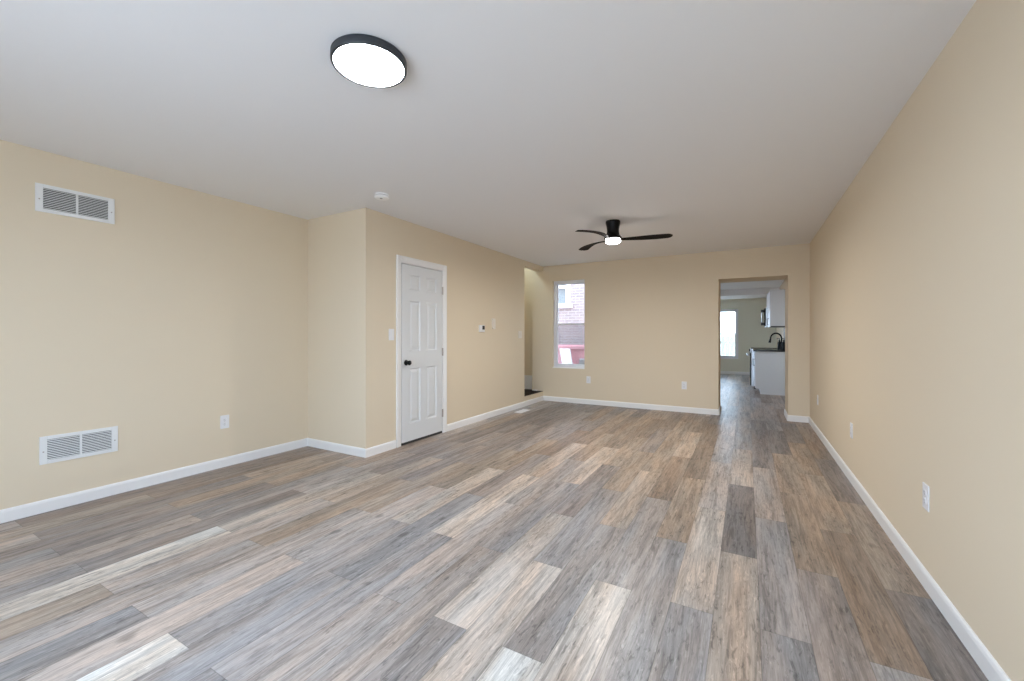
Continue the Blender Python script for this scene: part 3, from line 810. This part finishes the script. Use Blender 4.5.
for k in range(2):
    y0 = 0.004 + k * 0.377
    obj('door', MB().box(-dep - 0.020, -dep - 0.002, y0, y0 + 0.370, 0.003, 0.297, 0.002), M_CAB, t)
t = thing('microwave', 'over-range microwave with black door and bar handle under short cabinet', 'microwave', (XR - 0.002, KY1 + 0.002, 1.365))
obj('body', MB().box(-0.385, 0, 0, w, 0, 0.42, 0.003), M_STEEL, t)
d = obj('door', MB().box(-0.412, -0.386, 0.17, w - 0.003, 0.02, 0.41, 0.004), M_BGLASS, t)
obj('control_panel', MB().box(-0.408, -0.386, 0.003, 0.166, 0.02, 0.41, 0.003), M_BGLASS, t)
obj('handle', MB().tube([(-0.455, 0.20, 0.05), (-0.455, 0.20, 0.38)], 0.011, 10), M_STEEL, d, 50)
for z in (0.07, 0.36):
    obj('handle_bracket', MB().box(-0.47, -0.412, 0.182, 0.218, z - 0.028, z + 0.028, 0.004), M_SLOT, d)

# ------------------------------------------------------------------ outside
GZ = -0.05
struct(obj('ground', MB().box(-16, 12, YF - 22, YF - 0.17, GZ - 0.3, GZ).box(-14, 10, YB + TB + 0.001, 26, GZ - 0.3, GZ), M_GROUND))
HY = 10.6
t = thing('brick_house', 'overexposed pale red brick house outside the back window', 'house', (-6.2, HY, GZ))
X0, X1, HH = -4.5, 3.6, 7.5
hx0, hx1, hz0, hz1 = 1.00, 2.06, 1.99, 3.45
wm = wall_mesh('y', 0, 0.30, X0, X1, 0, HH, [(hx0, hx1, hz0, hz1)])
wm.box(X1 - 0.3, X1, 0.3, 5, 0, HH).box(X0, X0 + 0.3, 0.3, 5, 0, HH)
obj('wall', wm, M_BRICK, t)
fr = MB()
for a, b, c, d in ((hx0, hx0 + .13, hz0, hz1), (hx1 - .13, hx1, hz0, hz1), (hx0 + .13, hx1 - .13, hz1 - .13, hz1), (hx0 + .13, hx1 - .13, 2.50, 2.58)):
    fr.box(a, b, -0.03, 0.12, c, d, 0.004)
fr.box(hx0 - 0.06, hx1 + 0.06, -0.08, 0.12, hz0 - 0.02, hz0 + 0.09, 0.004)
wf = obj('window', fr, M_VINYL, t)
obj('pane', MB().box(hx0 + .13, hx1 - .13, 0.07, 0.075, hz0 + .09, hz1 - .13), plain('house_window_glass', (0.17, 0.17, 0.17), 0.35, spec=0.3), wf)
obj('roof', MB().prism([(-0.4, HH), (5.4, HH), (2.5, HH + 1.6)], 'x', X0 - 0.3, X1 + 0.3), M_CONC, t)

t = thing('metal_bin', 'pinkish red metal bin seen through the back window', 'bin', (-4.05, 9.75, GZ), 0.12)
bm_ = MB().prism([(-0.75, 0.18), (0.72, 0.18), (0.90, 0.95), (-0.92, 0.95)], 'y', -0.45, 0.35)
obj('body', bm_, M_RED, t)
obj('rim', MB().box(-0.96, 0.94, -0.50, -0.44, 0.90, 0.985, 0.01).box(-0.96, 0.94, 0.34, 0.40, 0.90, 0.985, 0.01).box(-0.96, -0.90, -0.44, 0.34, 0.90, 0.985, 0.01).box(0.88, 0.94, -0.44, 0.34, 0.90, 0.985, 0.01), M_RED, t)
for x in (-0.6, 0.55):
    obj('skid', MB().box(x - 0.05, x + 0.05, -0.42, 0.32, 0.0, 0.18, 0.008), M_CONC, t)
o = obj('white_board', MB().prism([(-0.125, 0), (0.125, 0), (-0.10, 0.93), (-0.35, 0.93)], 'y', -0.015, 0.015), M_PANEL, loc=(-3.49, 9.0, GZ))
o.rotation_euler = (math.radians(-9), 0, 0)
tag(o, 'bright white board leaning outside against the red bin', 'board')
for k, (x, y, z, lab) in enumerate([(-3.12, 8.68, GZ, 'grey block pile outside beside the red bin')]):
    mb = MB().box(-0.28, 0.28, -0.2, 0.2, 0, 0.2, 0.01).box(-0.25, 0.24, -0.18, 0.17, 0.2, 0.4, 0.01).box(-0.2, 0.26, -0.17, 0.15, 0.4, 0.60, 0.01).box(-0.06, 0.25, -0.15, 0.14, 0.6, 0.72, 0.01)
    o = obj('concrete_block', mb, M_CONC, loc=(x, y, z), rotz=0.3); tag(o, lab, 'block')

t = thing('wooden_fence', 'pale board fence outside the kitchen window', 'fence', (-1.0, 18.6, GZ))
fb = MB(); random.seed(4)
for k in range(34):
    x = -3.0 + k * 0.155; hgt = 1.20 + random.uniform(-0.03, 0.03)
    fb.prism([(x, 0), (x + 0.138, 0), (x + 0.138, hgt - 0.05), (x + 0.069, hgt), (x, hgt - 0.05)], 'y', -0.012 + random.uniform(-.004, .004), 0.012)
obj('boards', fb, M_FENCE, t)
obj('rail', MB().box(-3.0, 2.27, 0.02, 0.06, 0.9, 0.98), M_FENCE, t); obj('rail', MB().box(-3.0, 2.27, 0.02, 0.06, 0.25, 0.33), M_FENCE, t)
for x in (-3.0, -1.2, 0.6, 2.2):
    obj('post', MB().box(x - 0.045, x + 0.045, 0.06, 0.15, 0, 1.25, 0.004), M_FENCE, t)
